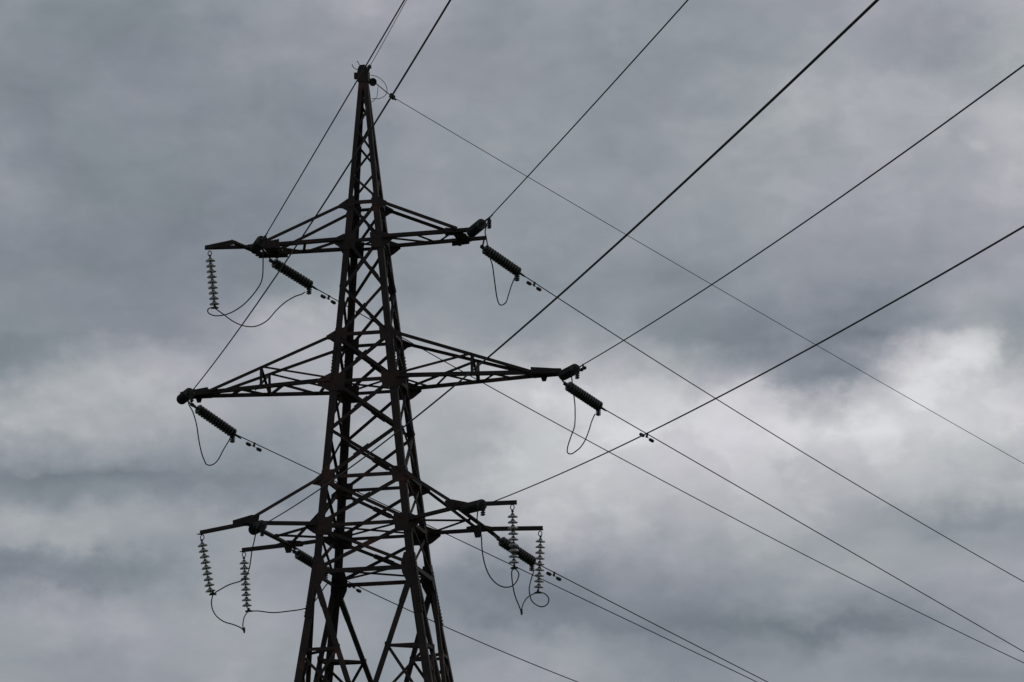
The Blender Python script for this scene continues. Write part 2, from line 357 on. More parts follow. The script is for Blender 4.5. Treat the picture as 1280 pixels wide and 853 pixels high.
# ------------------------------------------------------------------ measured geometry (metres, pylon axis at the origin, +X along the right crossarms)
G = {'near': {'UL': {'S': [-2.905, -0.6, 23.44], 'E': [-2.352, -2.206, 23.372], 'W': [[-2.352, -2.206, 23.372], [-1.694, -4.117, 23.204], [-1.036, -6.028, 23.037], [-0.378, -7.939, 22.87], [0.28, -9.85, 22.703], [0.938, -11.762, 22.537], [1.596, -13.673, 22.371], [2.254, -15.584, 22.205], [2.912, -17.495, 22.04], [3.57, -19.406, 21.875], [4.228, -21.317, 21.71], [4.887, -23.228, 21.546], [5.545, -25.14, 21.382], [6.203, -27.051, 21.218], [6.861, -28.962, 21.054], [7.519, -30.873, 20.891], [8.177, -32.784, 20.728], [8.835, -34.695, 20.566], [9.493, -36.607, 20.403], [10.151, -38.518, 20.241], [10.809, -40.429, 20.08], [11.467, -42.34, 19.918], [12.125, -44.251, 19.757], [12.783, -46.162, 19.596], [13.441, -48.073, 19.436], [14.099, -49.985, 19.276], [14.757, -51.896, 19.116], [15.416, -53.807, 18.957], [16.074, -55.718, 18.797], [16.732, -57.629, 18.638], [17.39, -59.54, 18.48], [18.048, -61.452, 18.321], [18.706, -63.363, 18.163], [19.364, -65.274, 18.006], [20.022, -67.185, 17.848], [20.68, -69.096, 17.691], [21.338, -71.007, 17.535], [21.996, -72.918, 17.378], [22.654, -74.83, 17.222], [23.312, -76.741, 17.066], [23.97, -78.652, 16.911], [24.628, -80.563, 16.755], [25.286, -82.474, 16.6], [25.945, -84.385, 16.446], [26.603, -86.297, 16.291], [27.261, -88.208, 16.137], [27.919, -90.119, 15.984], [28.577, -92.03, 15.83]]}, 'ML': {'S': [-5.208, 0.23, 19.44], 'E': [-4.655, -1.376, 19.372], 'W': [[-4.655, -1.376, 19.372], [-3.997, -3.287, 19.154], [-3.339, -5.198, 18.939], [-2.681, -7.109, 18.728], [-2.023, -9.02, 18.522], [-1.365, -10.932, 18.319], [-0.707, -12.843, 18.121], [-0.049, -14.754, 17.926], [0.609, -16.665, 17.735], [1.267, -18.576, 17.548], [1.925, -20.487, 17.366], [2.584, -22.398, 17.187], [3.242, -24.31, 17.012], [3.9, -26.221, 16.841], [4.558, -28.132, 16.674], [5.216, -30.043, 16.512], [5.874, -31.954, 16.353], [6.532, -33.865, 16.198], [7.19, -35.777, 16.047], [7.848, -37.688, 15.9], [8.506, -39.599, 15.757], [9.164, -41.51, 15.618], [9.822, -43.421, 15.483], [10.48, -45.332, 15.352], [11.138, -47.243, 15.225], [11.796, -49.155, 15.102], [12.454, -51.066, 14.983], [13.113, -52.977, 14.867], [13.771, -54.888, 14.756], [14.429, -56.799, 14.649], [15.087, -58.71, 14.546], [15.745, -60.622, 14.447], [16.403, -62.533, 14.351], [17.061, -64.444, 14.26], [17.719, -66.355, 14.173], [18.377, -68.266, 14.089], [19.035, -70.177, 14.01], [19.693, -72.088, 13.935], [20.351, -74.0, 13.863], [21.009, -75.911, 13.796], [21.667, -77.822, 13.732], [22.325, -79.733, 13.673], [22.983, -81.644, 13.617], [23.642, -83.555, 13.566], [24.3, -85.467, 13.518], [24.958, -87.378, 13.475], [25.616, -89.289, 13.435], [26.274, -91.2, 13.399]]}, 'LL': {'S': [-2.898, -1.175, 15.44], 'E': [-2.345, -2.781, 15.372], 'W': [[-2.345, -2.781, 15.372], [-1.687, -4.692, 15.154], [-1.029, -6.603, 14.941], [-0.371, -8.514, 14.731], [0.287, -10.425, 14.526], [0.945, -12.337, 14.325], [1.603, -14.248, 14.127], [2.261, -16.159, 13.934], [2.919, -18.07, 13.745], [3.577, -19.981, 13.56], [4.235, -21.892, 13.378], [4.893, -23.803, 13.201], [5.551, -25.715, 13.028], [6.209, -27.626, 12.859], [6.867, -29.537, 12.694], [7.526, -31.448, 12.533], [8.184, -33.359, 12.376], [8.842, -35.27, 12.223], [9.5, -37.182, 12.074], [10.158, -39.093, 11.929], [10.816, -41.004, 11.788], [11.474, -42.915, 11.651], [12.132, -44.826, 11.519], [12.79, -46.737, 11.39], [13.448, -48.648, 11.265], [14.106, -50.56, 11.145], [14.764, -52.471, 11.028], [15.422, -54.382, 10.915], [16.08, -56.293, 10.807], [16.738, -58.204, 10.702], [17.397, -60.115, 10.602], [18.055, -62.027, 10.505], [18.713, -63.938, 10.413], [19.371, -65.849, 10.324], [20.029, -67.76, 10.24], [20.687, -69.671, 10.16], [21.345, -71.582, 10.083], [22.003, -73.493, 10.011], [22.661, -75.405, 9.943], [23.319, -77.316, 9.879], [23.977, -79.227, 9.819], [24.635, -81.138, 9.762], [25.293, -83.049, 9.71], [25.951, -84.96, 9.662], [26.609, -86.872, 9.618], [27.267, -88.783, 9.578], [27.926, -90.694, 9.542], [28.584, -92.605, 9.511]]}, 'UR': {'S': [3.297, -0.86, 23.44], 'E': [3.85, -2.466, 23.372], 'W': [[3.85, -2.466, 23.372], [4.508, -4.377, 23.215], [5.167, -6.288, 23.058], [5.825, -8.199, 22.904], [6.483, -10.11, 22.751], [7.141, -12.022, 22.599], [7.799, -13.933, 22.449], [8.457, -15.844, 22.301], [9.115, -17.755, 22.154], [9.773, -19.666, 22.009], [10.431, -21.577, 21.866], [11.089, -23.488, 21.724], [11.747, -25.4, 21.583], [12.405, -27.311, 21.445], [13.063, -29.222, 21.307], [13.721, -31.133, 21.172], [14.379, -33.044, 21.038], [15.037, -34.955, 20.905], [15.696, -36.867, 20.775], [16.354, -38.778, 20.645], [17.012, -40.689, 20.518], [17.67, -42.6, 20.392], [18.328, -44.511, 20.267], [18.986, -46.422, 20.144], [19.644, -48.333, 20.023], [20.302, -50.245, 19.903], [20.96, -52.156, 19.785], [21.618, -54.067, 19.668], [22.276, -55.978, 19.553], [22.934, -57.889, 19.44], [23.592, -59.8, 19.328], [24.25, -61.712, 19.218], [24.908, -63.623, 19.109], [25.566, -65.534, 19.002], [26.225, -67.445, 18.897], [26.883, -69.356, 18.793], [27.541, -71.267, 18.69], [28.199, -73.178, 18.59], [28.857, -75.09, 18.49], [29.515, -77.001, 18.393], [30.173, -78.912, 18.297], [30.831, -80.823, 18.202], [31.489, -82.734, 18.11], [32.147, -84.645, 18.018], [32.805, -86.557, 17.929], [33.463, -88.468, 17.841], [34.121, -90.379, 17.754], [34.779, -92.29, 17.669]]}, 'MR': {'S': [5.371, 0.325, 19.44], 'E': [5.924, -1.281, 19.372], 'W': [[5.924, -1.281, 19.372], [6.582, -3.192, 19.172], [7.24, -5.103, 18.976], [7.898, -7.014, 18.784], [8.556, -8.925, 18.597], [9.214, -10.837, 18.414], [9.872, -12.748, 18.235], [10.53, -14.659, 18.06], [11.188, -16.57, 17.889], [11.846, -18.481, 17.723], [12.504, -20.392, 17.56], [13.162, -22.303, 17.402], [13.821, -24.215, 17.249], [14.479, -26.126, 17.099], [15.137, -28.037, 16.954], [15.795, -29.948, 16.812], [16.453, -31.859, 16.675], [17.111, -33.77, 16.543], [17.769, -35.682, 16.414], [18.427, -37.593, 16.29], [19.085, -39.504, 16.17], [19.743, -41.415, 16.054], [20.401, -43.326, 15.942], [21.059, -45.237, 15.834], [21.717, -47.148, 15.731], [22.375, -49.06, 15.632], [23.033, -50.971, 15.537], [23.691, -52.882, 15.446], [24.35, -54.793, 15.36], [25.008, -56.704, 15.278], [25.666, -58.615, 15.2], [26.324, -60.527, 15.126], [26.982, -62.438, 15.056], [27.64, -64.349, 14.991], [28.298, -66.26, 14.929], [28.956, -68.171, 14.872], [29.614, -70.082, 14.82], [30.272, -71.993, 14.771], [30.93, -73.905, 14.726], [31.588, -75.816, 14.686], [32.246, -77.727, 14.65], [32.904, -79.638, 14.618], [33.562, -81.549, 14.591], [34.22, -83.46, 14.568], [34.879, -85.372, 14.548], [35.537, -87.283, 14.533], [36.195, -89.194, 14.523], [36.853, -91.105, 14.516]]}, 'LR': {'S': [3.421, -2.55, 15.44], 'E': [3.974, -4.156, 15.372], 'W': [[3.974, -4.156, 15.372], [4.632, -6.067, 15.158], [5.29, -7.978, 14.948], [5.948, -9.889, 14.743], [6.606, -11.8, 14.541], [7.264, -13.712, 14.344], [7.922, -15.623, 14.152], [8.58, -17.534, 13.963], [9.238, -19.445, 13.779], [9.896, -21.356, 13.599], [10.554, -23.267, 13.423], [11.212, -25.178, 13.252], [11.871, -27.09, 13.085], [12.529, -29.001, 12.922], [13.187, -30.912, 12.763], [13.845, -32.823, 12.609], [14.503, -34.734, 12.458], [15.161, -36.645, 12.313], [15.819, -38.557, 12.171], [16.477, -40.468, 12.033], [17.135, -42.379, 11.9], [17.793, -44.29, 11.771], [18.451, -46.201, 11.647], [19.109, -48.112, 11.526], [19.767, -50.023, 11.41], [20.425, -51.935, 11.298], [21.083, -53.846, 11.191], [21.741, -55.757, 11.087], [22.4, -57.668, 10.988], [23.058, -59.579, 10.893], [23.716, -61.49, 10.802], [24.374, -63.402, 10.716], [25.032, -65.313, 10.634], [25.69, -67.224, 10.556], [26.348, -69.135, 10.482], [27.006, -71.046, 10.413], [27.664, -72.957, 10.348], [28.322, -74.868, 10.287], [28.98, -76.78, 10.23], [29.638, -78.691, 10.178], [30.296, -80.602, 10.13], [30.954, -82.513, 10.086], [31.612, -84.424, 10.047], [32.27, -86.335, 10.011], [32.929, -88.247, 9.98], [33.587, -90.158, 9.953], [34.245, -92.069, 9.931], [34.903, -93.98, 9.912]]}, 'G': {'S': [0.201, -0.15, 28.55], 'W': [[0.201, -0.15, 28.55], [0.859, -2.061, 28.409], [1.517, -3.972, 28.274], [2.175, -5.883, 28.144], [2.833, -7.795, 28.018], [3.491, -9.706, 27.898], [4.149, -11.617, 27.782], [4.807, -13.528, 27.671], [5.465, -15.439, 27.565], [6.123, -17.35, 27.464], [6.781, -19.262, 27.368], [7.439, -21.173, 27.277], [8.097, -23.084, 27.191], [8.755, -24.995, 27.109], [9.414, -26.906, 27.033], [10.072, -28.817, 26.961], [10.73, -30.728, 26.895], [11.388, -32.64, 26.833], [12.046, -34.551, 26.776], [12.704, -36.462, 26.724], [13.362, -38.373, 26.677], [14.02, -40.284, 26.635], [14.678, -42.195, 26.597], [15.336, -44.107, 26.565], [15.994, -46.018, 26.538], [16.652, -47.929, 26.515], [17.31, -49.84, 26.497], [17.968, -51.751, 26.485], [18.626, -53.662, 26.477], [19.284, -55.573, 26.474], [19.943, -57.485, 26.476], [20.601, -59.396, 26.483], [21.259, -61.307, 26.495], [21.917, -63.218, 26.511], [22.575, -65.129, 26.533], [23.233, -67.04, 26.559], [23.891, -68.952, 26.591], [24.549, -70.863, 26.627], [25.207, -72.774, 26.668], [25.865, -74.685, 26.714], [26.523, -76.596, 26.765], [27.181, -78.507, 26.821], [27.839, -80.418, 26.882], [28.497, -82.33, 26.948], [29.155, -84.241, 27.018], [29.813, -86.152, 27.094], [30.472, -88.063, 27.174], [31.13, -89.974, 27.259]]}}, 'far': {'UL': {'S': [-2.861, 0.555, 23.36], 'E': [-2.007, 1.726, 22.869], 'W': [[-2.007, 1.726, 22.869], [-0.556, 3.716, 22.133], [0.895, 5.706, 21.41], [2.346, 7.695, 20.701], [3.797, 9.685, 20.005], [5.249, 11.675, 19.323], [6.7, 13.665, 18.654], [8.151, 15.655, 17.999], [9.602, 17.645, 17.357], [11.053, 19.635, 16.728], [12.504, 21.625, 16.113], [13.955, 23.615, 15.512], [15.406, 25.604, 14.924], [16.857, 27.594, 14.35], [18.308, 29.584, 13.789], [19.759, 31.574, 13.241], [21.21, 33.564, 12.707], [22.661, 35.554, 12.187], [24.112, 37.544, 11.679], [25.563, 39.534, 11.186], [27.014, 41.524, 10.706], [28.465, 43.514, 10.239], [29.917, 45.503, 9.786], [31.368, 47.493, 9.347], [32.819, 49.483, 8.92], [34.27, 51.473, 8.508], [35.721, 53.463, 8.109], [37.172, 55.453, 7.723], [38.623, 57.443, 7.351], [40.074, 59.433, 6.992]]}, 'UR': {'S': [3.111, 0.64, 23.36], 'E': [3.926, 1.757, 22.86], 'W': [[3.926, 1.757, 22.86], [5.271, 3.602, 22.099], [6.617, 5.448, 21.353], [7.963, 7.293, 20.622], [9.308, 9.138, 19.906], [10.654, 10.984, 19.206], [11.999, 12.829, 18.521], [13.345, 14.674, 17.851], [14.691, 16.519, 17.197], [16.036, 18.365, 16.558], [17.382, 20.21, 15.934], [18.727, 22.055, 15.325], [20.073, 23.9, 14.732], [21.419, 25.746, 14.154], [22.764, 27.591, 13.591], [24.11, 29.436, 13.043], [25.455, 31.281, 12.511], [26.801, 33.127, 11.994], [28.146, 34.972, 11.492], [29.492, 36.817, 11.006], [30.838, 38.662, 10.535], [32.183, 40.508, 10.079], [33.529, 42.353, 9.638], [34.874, 44.198, 9.213], [36.22, 46.043, 8.803], [37.566, 47.889, 8.408], [38.911, 49.734, 8.029], [40.257, 51.579, 7.665], [41.602, 53.425, 7.316], [42.948, 55.27, 6.982]]}, 'ML': {'S': [-5.111, 0.372, 19.36], 'E': [-4.233, 1.576, 18.717], 'W': [[-4.233, 1.576, 18.717], [-3.325, 2.821, 18.321], [-2.417, 4.067, 17.924], [-1.508, 5.313, 17.527], [-0.6, 6.559, 17.13], [0.309, 7.804, 16.731], [1.217, 9.05, 16.332], [2.125, 10.296, 15.932], [3.034, 11.542, 15.531], [3.942, 12.787, 15.13], [4.851, 14.033, 14.728], [5.759, 15.279, 14.325], [6.667, 16.525, 13.922], [7.576, 17.77, 13.518], [8.484, 19.016, 13.113], [9.393, 20.262, 12.707], [10.301, 21.507, 12.301], [11.209, 22.753, 11.894], [12.118, 23.999, 11.487], [13.026, 25.245, 11.078], [13.935, 26.49, 10.669], [14.843, 27.736, 10.26], [15.751, 28.982, 9.849], [16.66, 30.228, 9.438], [17.568, 31.473, 9.026], [18.477, 32.719, 8.614], [19.385, 33.965, 8.201], [20.293, 35.211, 7.787], [21.202, 36.456, 7.372], [22.11, 37.702, 6.957]]}, 'MR': {'S': [5.304, 0.658, 19.36], 'E': [6.081, 1.723, 18.893], 'W': [[6.081, 1.723, 18.893], [6.905, 2.854, 18.481], [7.73, 3.984, 18.068], [8.554, 5.115, 17.655], [9.379, 6.246, 17.242], [10.203, 7.376, 16.83], [11.027, 8.507, 16.417], [11.852, 9.637, 16.004], [12.676, 10.768, 15.592], [13.501, 11.899, 15.179], [14.325, 13.029, 14.766], [15.15, 14.16, 14.354], [15.974, 15.291, 13.941], [16.799, 16.421, 13.528], [17.623, 17.552, 13.115], [18.448, 18.682, 12.703], [19.272, 19.813, 12.29], [20.097, 20.944, 11.877], [20.921, 22.074, 11.465], [21.746, 23.205, 11.052], [22.57, 24.336, 10.639], [23.395, 25.466, 10.226], [24.219, 26.597, 9.814], [25.043, 27.728, 9.401], [25.868, 28.858, 8.988], [26.692, 29.989, 8.576], [27.517, 31.119, 8.163], [28.341, 32.25, 7.75], [29.166, 33.381, 7.337], [29.99, 34.511, 6.925]]}, 'LL': {'S': [-2.66, 2.083, 15.36], 'E': [-1.965, 3.035, 14.919], 'W': [[-1.965, 3.035, 14.919], [-1.319, 3.922, 14.605], [-0.672, 4.808, 14.3], [-0.026, 5.695, 14.005], [0.621, 6.582, 13.718], [1.267, 7.468, 13.441], [1.914, 8.355, 13.172], [2.56, 9.241, 12.913], [3.207, 10.128, 12.663], [3.854, 11.015, 12.422], [4.5, 11.901, 12.19], [5.147, 12.788, 11.967], [5.793, 13.675, 11.754], [6.44, 14.561, 11.549], [7.086, 15.448, 11.354], [7.733, 16.334, 11.168], [8.379, 17.221, 10.991], [9.026, 18.108, 10.823], [9.672, 18.994, 10.664], [10.319, 19.881, 10.514], [10.965, 20.768, 10.374], [11.612, 21.654, 10.242], [12.259, 22.541, 10.12], [12.905, 23.427, 10.007], [13.552, 24.314, 9.903], [14.198, 25.201, 9.808], [14.845, 26.087, 9.722], [15.491, 26.974, 9.645], [16.138, 27.861, 9.578], [16.784, 28.747, 9.519]]}, 'LR': {'S': [3.15, 1.785, 15.36], 'E': [3.926, 2.849, 14.851], 'W': [[3.926, 2.849, 14.851], [4.498, 3.634, 14.572], [5.071, 4.419, 14.293], [5.643, 5.204, 14.015], [6.216, 5.989, 13.738], [6.788, 6.774, 13.46], [7.361, 7.559, 13.183], [7.933, 8.344, 12.907], [8.505, 9.129, 12.631], [9.078, 9.914, 12.355], [9.65, 10.699, 12.08], [10.223, 11.484, 11.806], [10.795, 12.269, 11.531], [11.367, 13.054, 11.257], [11.94, 13.839, 10.984], [12.512, 14.624, 10.711], [13.085, 15.409, 10.438], [13.657, 16.194, 10.166], [14.229, 16.979, 9.895], [14.802, 17.763, 9.623], [15.374, 18.548, 9.352], [15.947, 19.333, 9.082], [16.519, 20.118, 8.812], [17.092, 20.903, 8.542], [17.664, 21.688, 8.273], [18.236, 22.473, 8.004], [18.809, 23.258, 7.736], [19.381, 24.043, 7.468], [19.954, 24.828, 7.201], [20.526, 25.613, 6.934]]}, 'G': {'S': [0.12, 0.14, 28.33], 'E': [0.632, 0.842, 27.944], 'W': [[0.632, 0.842, 27.944], [2.418, 3.292, 27.132], [4.204, 5.741, 26.326], [5.991, 8.191, 25.526], [7.777, 10.641, 24.733], [9.563, 13.09, 23.946], [11.35, 15.54, 23.166], [13.136, 17.989, 22.392], [14.922, 20.439, 21.624], [16.709, 22.889, 20.863], [18.495, 25.338, 20.107], [20.281, 27.788, 19.359], [22.068, 30.238, 18.616], [23.854, 32.687, 17.88], [25.64, 35.137, 17.151], [27.427, 37.587, 16.427], [29.213, 40.036, 15.71], [30.999, 42.486, 14.999], [32.786, 44.936, 14.295], [34.572, 47.385, 13.597], [36.358, 49.835, 12.906], [38.145, 52.285, 12.22], [39.931, 54.734, 11.541], [41.717, 57.184, 10.869], [43.504, 59.634, 10.203], [45.29, 62.083, 9.543], [47.076, 64.533, 8.889], [48.863, 66.983, 8.242], [50.649, 69.432, 7.601], [52.435, 71.882, 6.967]]}}, 'damp': {'UL': [-1.592, 2.296, 22.658], 'UR': [4.307, 2.279, 22.645], 'ML': [-3.784, 2.191, 18.521], 'MR': [7.206, 3.267, 18.33], 'LL': [-1.347, 3.883, 14.619], 'LR': [4.423, 3.531, 14.609]}, 'sus': {'UL': {'T': [-4.379, -0.727, 23.5], 'top': [-4.29, -0.727, 23.38], 'd0': [-4.269, -0.727, 23.151], 'd1': [-4.168, -0.727, 21.92], 'cl': [-4.156, -0.727, 21.806]}, 'LLa': {'T': [-4.617, -0.794, 15.5], 'top': [-4.551, -0.794, 15.463], 'd0': [-4.549, -0.794, 15.211], 'd1': [-4.343, -0.794, 13.957], 'cl': [-4.277, -0.794, 13.866]}, 'LLb': {'T': [-4.253, 2.529, 15.5], 'top': [-4.208, 2.529, 15.464], 'd0': [-4.204, 2.529, 15.192], 'd1': [-4.14, 2.529, 13.992], 'cl': [-4.09, 2.529, 13.832]}, 'LRa': {'T': [4.31, -2.863, 15.5], 'top': [4.296, -2.863, 15.469], 'd0': [4.296, -2.863, 15.184], 'd1': [4.297, -2.863, 13.983], 'cl': [4.303, -2.863, 13.836]}, 'LRb': {'T': [4.32, 1.737, 15.5], 'top': [4.319, 1.737, 15.467], 'd0': [4.324, 1.737, 15.222], 'd1': [4.238, 1.737, 13.967], 'cl': [4.212, 1.737, 13.814]}}, 'jump': {'UL': [[[-2.352, -2.206, 23.371], [-2.43, -2.122, 23.207], [-2.464, -2.037, 23.029], [-2.496, -1.925, 22.794], [-2.575, -1.705, 22.332], [-2.747, -1.561, 22.064], [-3.175, -1.323, 21.721], [-3.646, -1.115, 21.533], [-4.058, -0.956, 21.523], [-4.295, -0.861, 21.632], [-4.329, -0.814, 21.753], [-4.236, -0.766, 21.81], [-4.156, -0.727, 21.795]], [[-4.156, -0.727, 21.795], [-4.006, -0.526, 21.687], [-3.769, -0.206, 21.511], [-3.52, 0.072, 21.426], [-3.262, 0.332, 21.459], [-3.007, 0.622, 21.666], [-2.811, 0.944, 22.021], [-2.609, 1.228, 22.309], [-2.389, 1.484, 22.513], [-2.238, 1.639, 22.601], [-2.165, 1.726, 22.674]]], 'UR': [[[3.828, -2.466, 23.33], [3.649, -2.029, 23.119], [3.635, -1.775, 22.983], [3.611, -1.408, 22.785], [3.607, -1.054, 22.593], [3.622, -0.802, 22.46], [3.578, -0.225, 22.138], [3.54, 0.296, 21.843], [3.554, 0.55, 21.703], [3.61, 0.656, 21.68], [3.706, 0.839, 21.796], [3.743, 1.148, 22.102], [3.773, 1.426, 22.381], [3.811, 1.648, 22.599], [3.831, 1.757, 22.706]]], 'ML': [[[-4.678, -1.376, 19.329], [-4.781, -1.242, 19.229], [-4.827, -1.071, 19.075], [-4.772, -0.856, 18.902], [-4.756, -0.522, 18.607], [-4.796, -0.137, 18.256], [-4.806, 0.199, 17.95], [-4.776, 0.426, 17.75], [-4.752, 0.506, 17.684], [-4.665, 0.61, 17.668], [-4.561, 0.742, 17.748], [-4.489, 0.896, 17.906], [-4.415, 1.152, 18.203], [-4.32, 1.425, 18.512], [-4.291, 1.576, 18.697]]], 'MR': [[[5.88, -1.281, 19.342], [5.743, -1.168, 19.297], [5.718, -0.908, 19.022], [5.712, -0.634, 18.732], [5.697, -0.391, 18.473], [5.62, -0.012, 18.067], [5.496, 0.207, 17.85], [5.369, 0.424, 17.635], [5.311, 0.565, 17.487], [5.332, 0.631, 17.42], [5.41, 0.7, 17.417], [5.508, 0.801, 17.495], [5.623, 0.935, 17.623], [5.737, 1.122, 17.85], [5.826, 1.362, 18.177], [5.876, 1.542, 18.431], [5.951, 1.723, 18.676]]], 'LL': [[[-2.563, -2.781, 15.277], [-2.633, -2.634, 15.132], [-2.713, -2.474, 14.975], [-2.825, -2.265, 14.77], [-2.922, -2.029, 14.53], [-3.029, -1.808, 14.31], [-3.162, -1.631, 14.148], [-3.327, -1.496, 14.078], [-3.709, -1.225, 14.038], [-4.062, -0.961, 13.941], [-4.277, -0.794, 13.866]], [[-4.277, -0.794, 13.866], [-4.394, -0.493, 13.642], [-4.38, -0.172, 13.409], [-4.234, 0.154, 13.25], [-4.026, 0.483, 13.189], [-3.883, 0.72, 13.124], [-3.824, 0.868, 13.043]], [[-3.819, 0.868, 13.018], [-3.961, 1.274, 13.224], [-4.076, 1.877, 13.534], [-4.103, 2.298, 13.735], [-4.09, 2.529, 13.823]], [[-4.09, 2.529, 13.823], [-3.83, 2.581, 13.825], [-3.435, 2.661, 13.771], [-3.04, 2.74, 13.797], [-2.536, 2.842, 13.872], [-2.273, 2.91, 14.082], [-2.034, 2.995, 14.442], [-1.902, 3.035, 14.599]]], 'LR': [[[3.605, -4.156, 15.267], [3.583, -4.104, 15.152], [3.551, -4.011, 14.947], [3.599, -3.942, 14.801], [3.615, -3.821, 14.533], [3.604, -3.674, 14.203], [3.636, -3.524, 13.871], [3.731, -3.388, 13.583], [3.888, -3.274, 13.386], [4.066, -3.185, 13.301], [4.257, -3.101, 13.324], [4.38, -3.022, 13.462], [4.428, -2.944, 13.65], [4.369, -2.895, 13.765], [4.302, -2.863, 13.819]], [[4.302, -2.863, 13.819], [4.197, -2.654, 13.766], [4.113, -2.036, 13.524], [4.079, -1.445, 13.293], [4.096, -0.922, 13.097], [4.099, -0.563, 12.958]], [[4.102, -0.563, 12.94], [4.033, 0.035, 13.226], [4.041, 0.682, 13.51], [4.119, 1.247, 13.698], [4.209, 1.737, 13.814]], [[4.209, 1.737, 13.814], [4.358, 1.834, 13.802], [4.468, 1.942, 13.681], [4.422, 2.038, 13.535], [4.254, 2.139, 13.475], [4.069, 2.245, 13.558], [3.923, 2.357, 13.718], [3.85, 2.527, 14.029], [3.889, 2.693, 14.328], [3.952, 2.849, 14.603]]], 'G': [[[0.182, 0.1, 28.392], [0.326, 0.106, 28.348], [0.458, 0.112, 28.263], [0.585, 0.12, 28.11], [0.629, 0.125, 27.981], [0.619, 0.131, 27.848], [0.536, 0.136, 27.746], [0.374, 0.143, 27.698], [0.195, 0.15, 27.721]], [[0.343, 0.3, 28.096], [0.339, 0.249, 27.934], [0.323, 0.199, 27.781], [0.24, 0.147, 27.656], [0.134, 0.1, 27.581]]]}, 'arm': {'UL_n': [-3.298, -0.325, 23.5], 'UL_f': [-3.257, 0.545, 23.5], 'UL_bm': [-3.584, -0.97, 23.5], 'UL_e': [-4.444, -0.652, 23.5], 'UR_n': [2.749, -0.653, 23.5], 'UR_ne': [3.01, -0.625, 23.5], 'UR_f': [2.555, 0.307, 23.5], 'UR_fe': [3.303, 0.389, 23.5], 'LL_n': [-3.018, -2.06, 15.5], 'LL_nb': [-2.869, -1.59, 15.5], 'LL_m': [-2.79, 0.219, 15.5], 'LL_fb': [-2.955, 2.085, 15.5], 'LL_fe': [-2.73, 2.699, 15.5], 'LL_e1': [-4.675, -0.743, 15.5], 'LL_e2': [-4.33, 2.655, 15.5], 'LR_n': [2.821, -2.722, 15.5], 'LR_nb': [3.226, -2.845, 15.5], 'LR_m': [2.808, -0.702, 15.5], 'LR_f': [2.871, 1.223, 15.5], 'LR_fe': [3.011, 2.511, 15.5], 'LR_e1': [4.4, -2.766, 15.5], 'LR_e2': [4.415, 1.698, 15.5]}}
LV = {'2': (14.245, 1.388), '3': (15.5, 1.273), '4': (16.833, 1.15), '5': (19.5, 0.904), '6': (20.82, 0.783), '7': (23.5, 0.536), '8': (24.603, 0.434)}
ZT = 28.45
def H(z):
    K = [(0, 3.54), (10.245, 1.993), (14.245, 1.388), (24.603, 0.434), (28.54, 0.089)]
    for (a, ha), (b, hb) in zip(K, K[1:]):
        if z <= b:
            return ha + (hb - ha) * (z - a) / (b - a)
    return 0.089
def corner(sx, sy, z):
    return V(sx * H(z), sy * H(z), z)

# ------------------------------------------------------------------ the pylon
pyl = thing('lattice_pylon', (0, 0, 0), 'tall rusty steel lattice pylon with three pairs of crossarms against the clouds', 'pylon')
def legw(z):
    return 0.205 if z < 21 else (0.175 if z < 24.8 else 0.128)
for sx in (-1, 1):
    for sy in (-1, 1):
        bm = bmesh.new()
        zs = [0, 14.245, 21.0, 24.8, ZT]
        for a, b in zip(zs, zs[1:]):
            wd = legw(a + 0.01); t = 0.02
            pr = []
            for zz in (a, b):
                c = corner(sx, sy, zz)
                ix, iy = V(-sx, 0, 0), V(0, -sy, 0)
                pr.append([bm.verts.new(c + q) for q in (V(0, 0, 0), ix * wd, ix * wd + iy * t, ix * t + iy * t, ix * t + iy * wd, iy * wd)])
            bm.faces.new(pr[0]); bm.faces.new(pr[1][::-1])
            for k in range(6):
                bm.faces.new((pr[0][k], pr[1][k], pr[1][(k + 1) % 6], pr[0][(k + 1) % 6]))
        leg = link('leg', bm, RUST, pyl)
        # bolt heads of the splices along the outer flanges
        bm = bmesh.new()
        for za, zb in ((13.05, 14.6), (19.55, 20.55)):
            n = int((zb - za) / 0.093)
            for k in range(n):
                zz = za + k * 0.093
                c = corner(sx, sy, zz)
                tube(bm, [c + V(sx * -0.01, -sy * 0.07, 0), c + V(sx * 0.045, -sy * 0.07, 0)], 0.019, 6)
                tube(bm, [c + V(-sx * 0.07, -sy * 0.01, 0.045), c + V(-sx * 0.07, sy * 0.045, 0.045)], 0.019, 6)
        link('splice_bolts', bm, RUST, leg)['kind'] = 'stuff'
        for za, zb, ww in ((13.0, 14.65, 0.155), (19.5, 20.6, 0.15)):
            c0, c1 = corner(sx, sy, za), corner(sx, sy, zb)
            one('splice_plate', lambda bm: flat_bar(bm, c0 + V(-sx * 0.085, sy * 0.002, 0), c1 + V(-sx * 0.085, sy * 0.002, 0), (0, sy, 0), ww, 0.014), RUST, leg)
            one('splice_plate', lambda bm: flat_bar(bm, c0 + V(sx * 0.002, -sy * 0.085, 0), c1 + V(sx * 0.002, -sy * 0.085, 0), (sx, 0, 0), ww, 0.014), RUST, leg)
        one('footing', lambda bm: block(bm, (sx * 3.6, sy * 3.6, 0.15), X, Y, Z, 0.9, 0.9, 0.5), CONC, pyl)

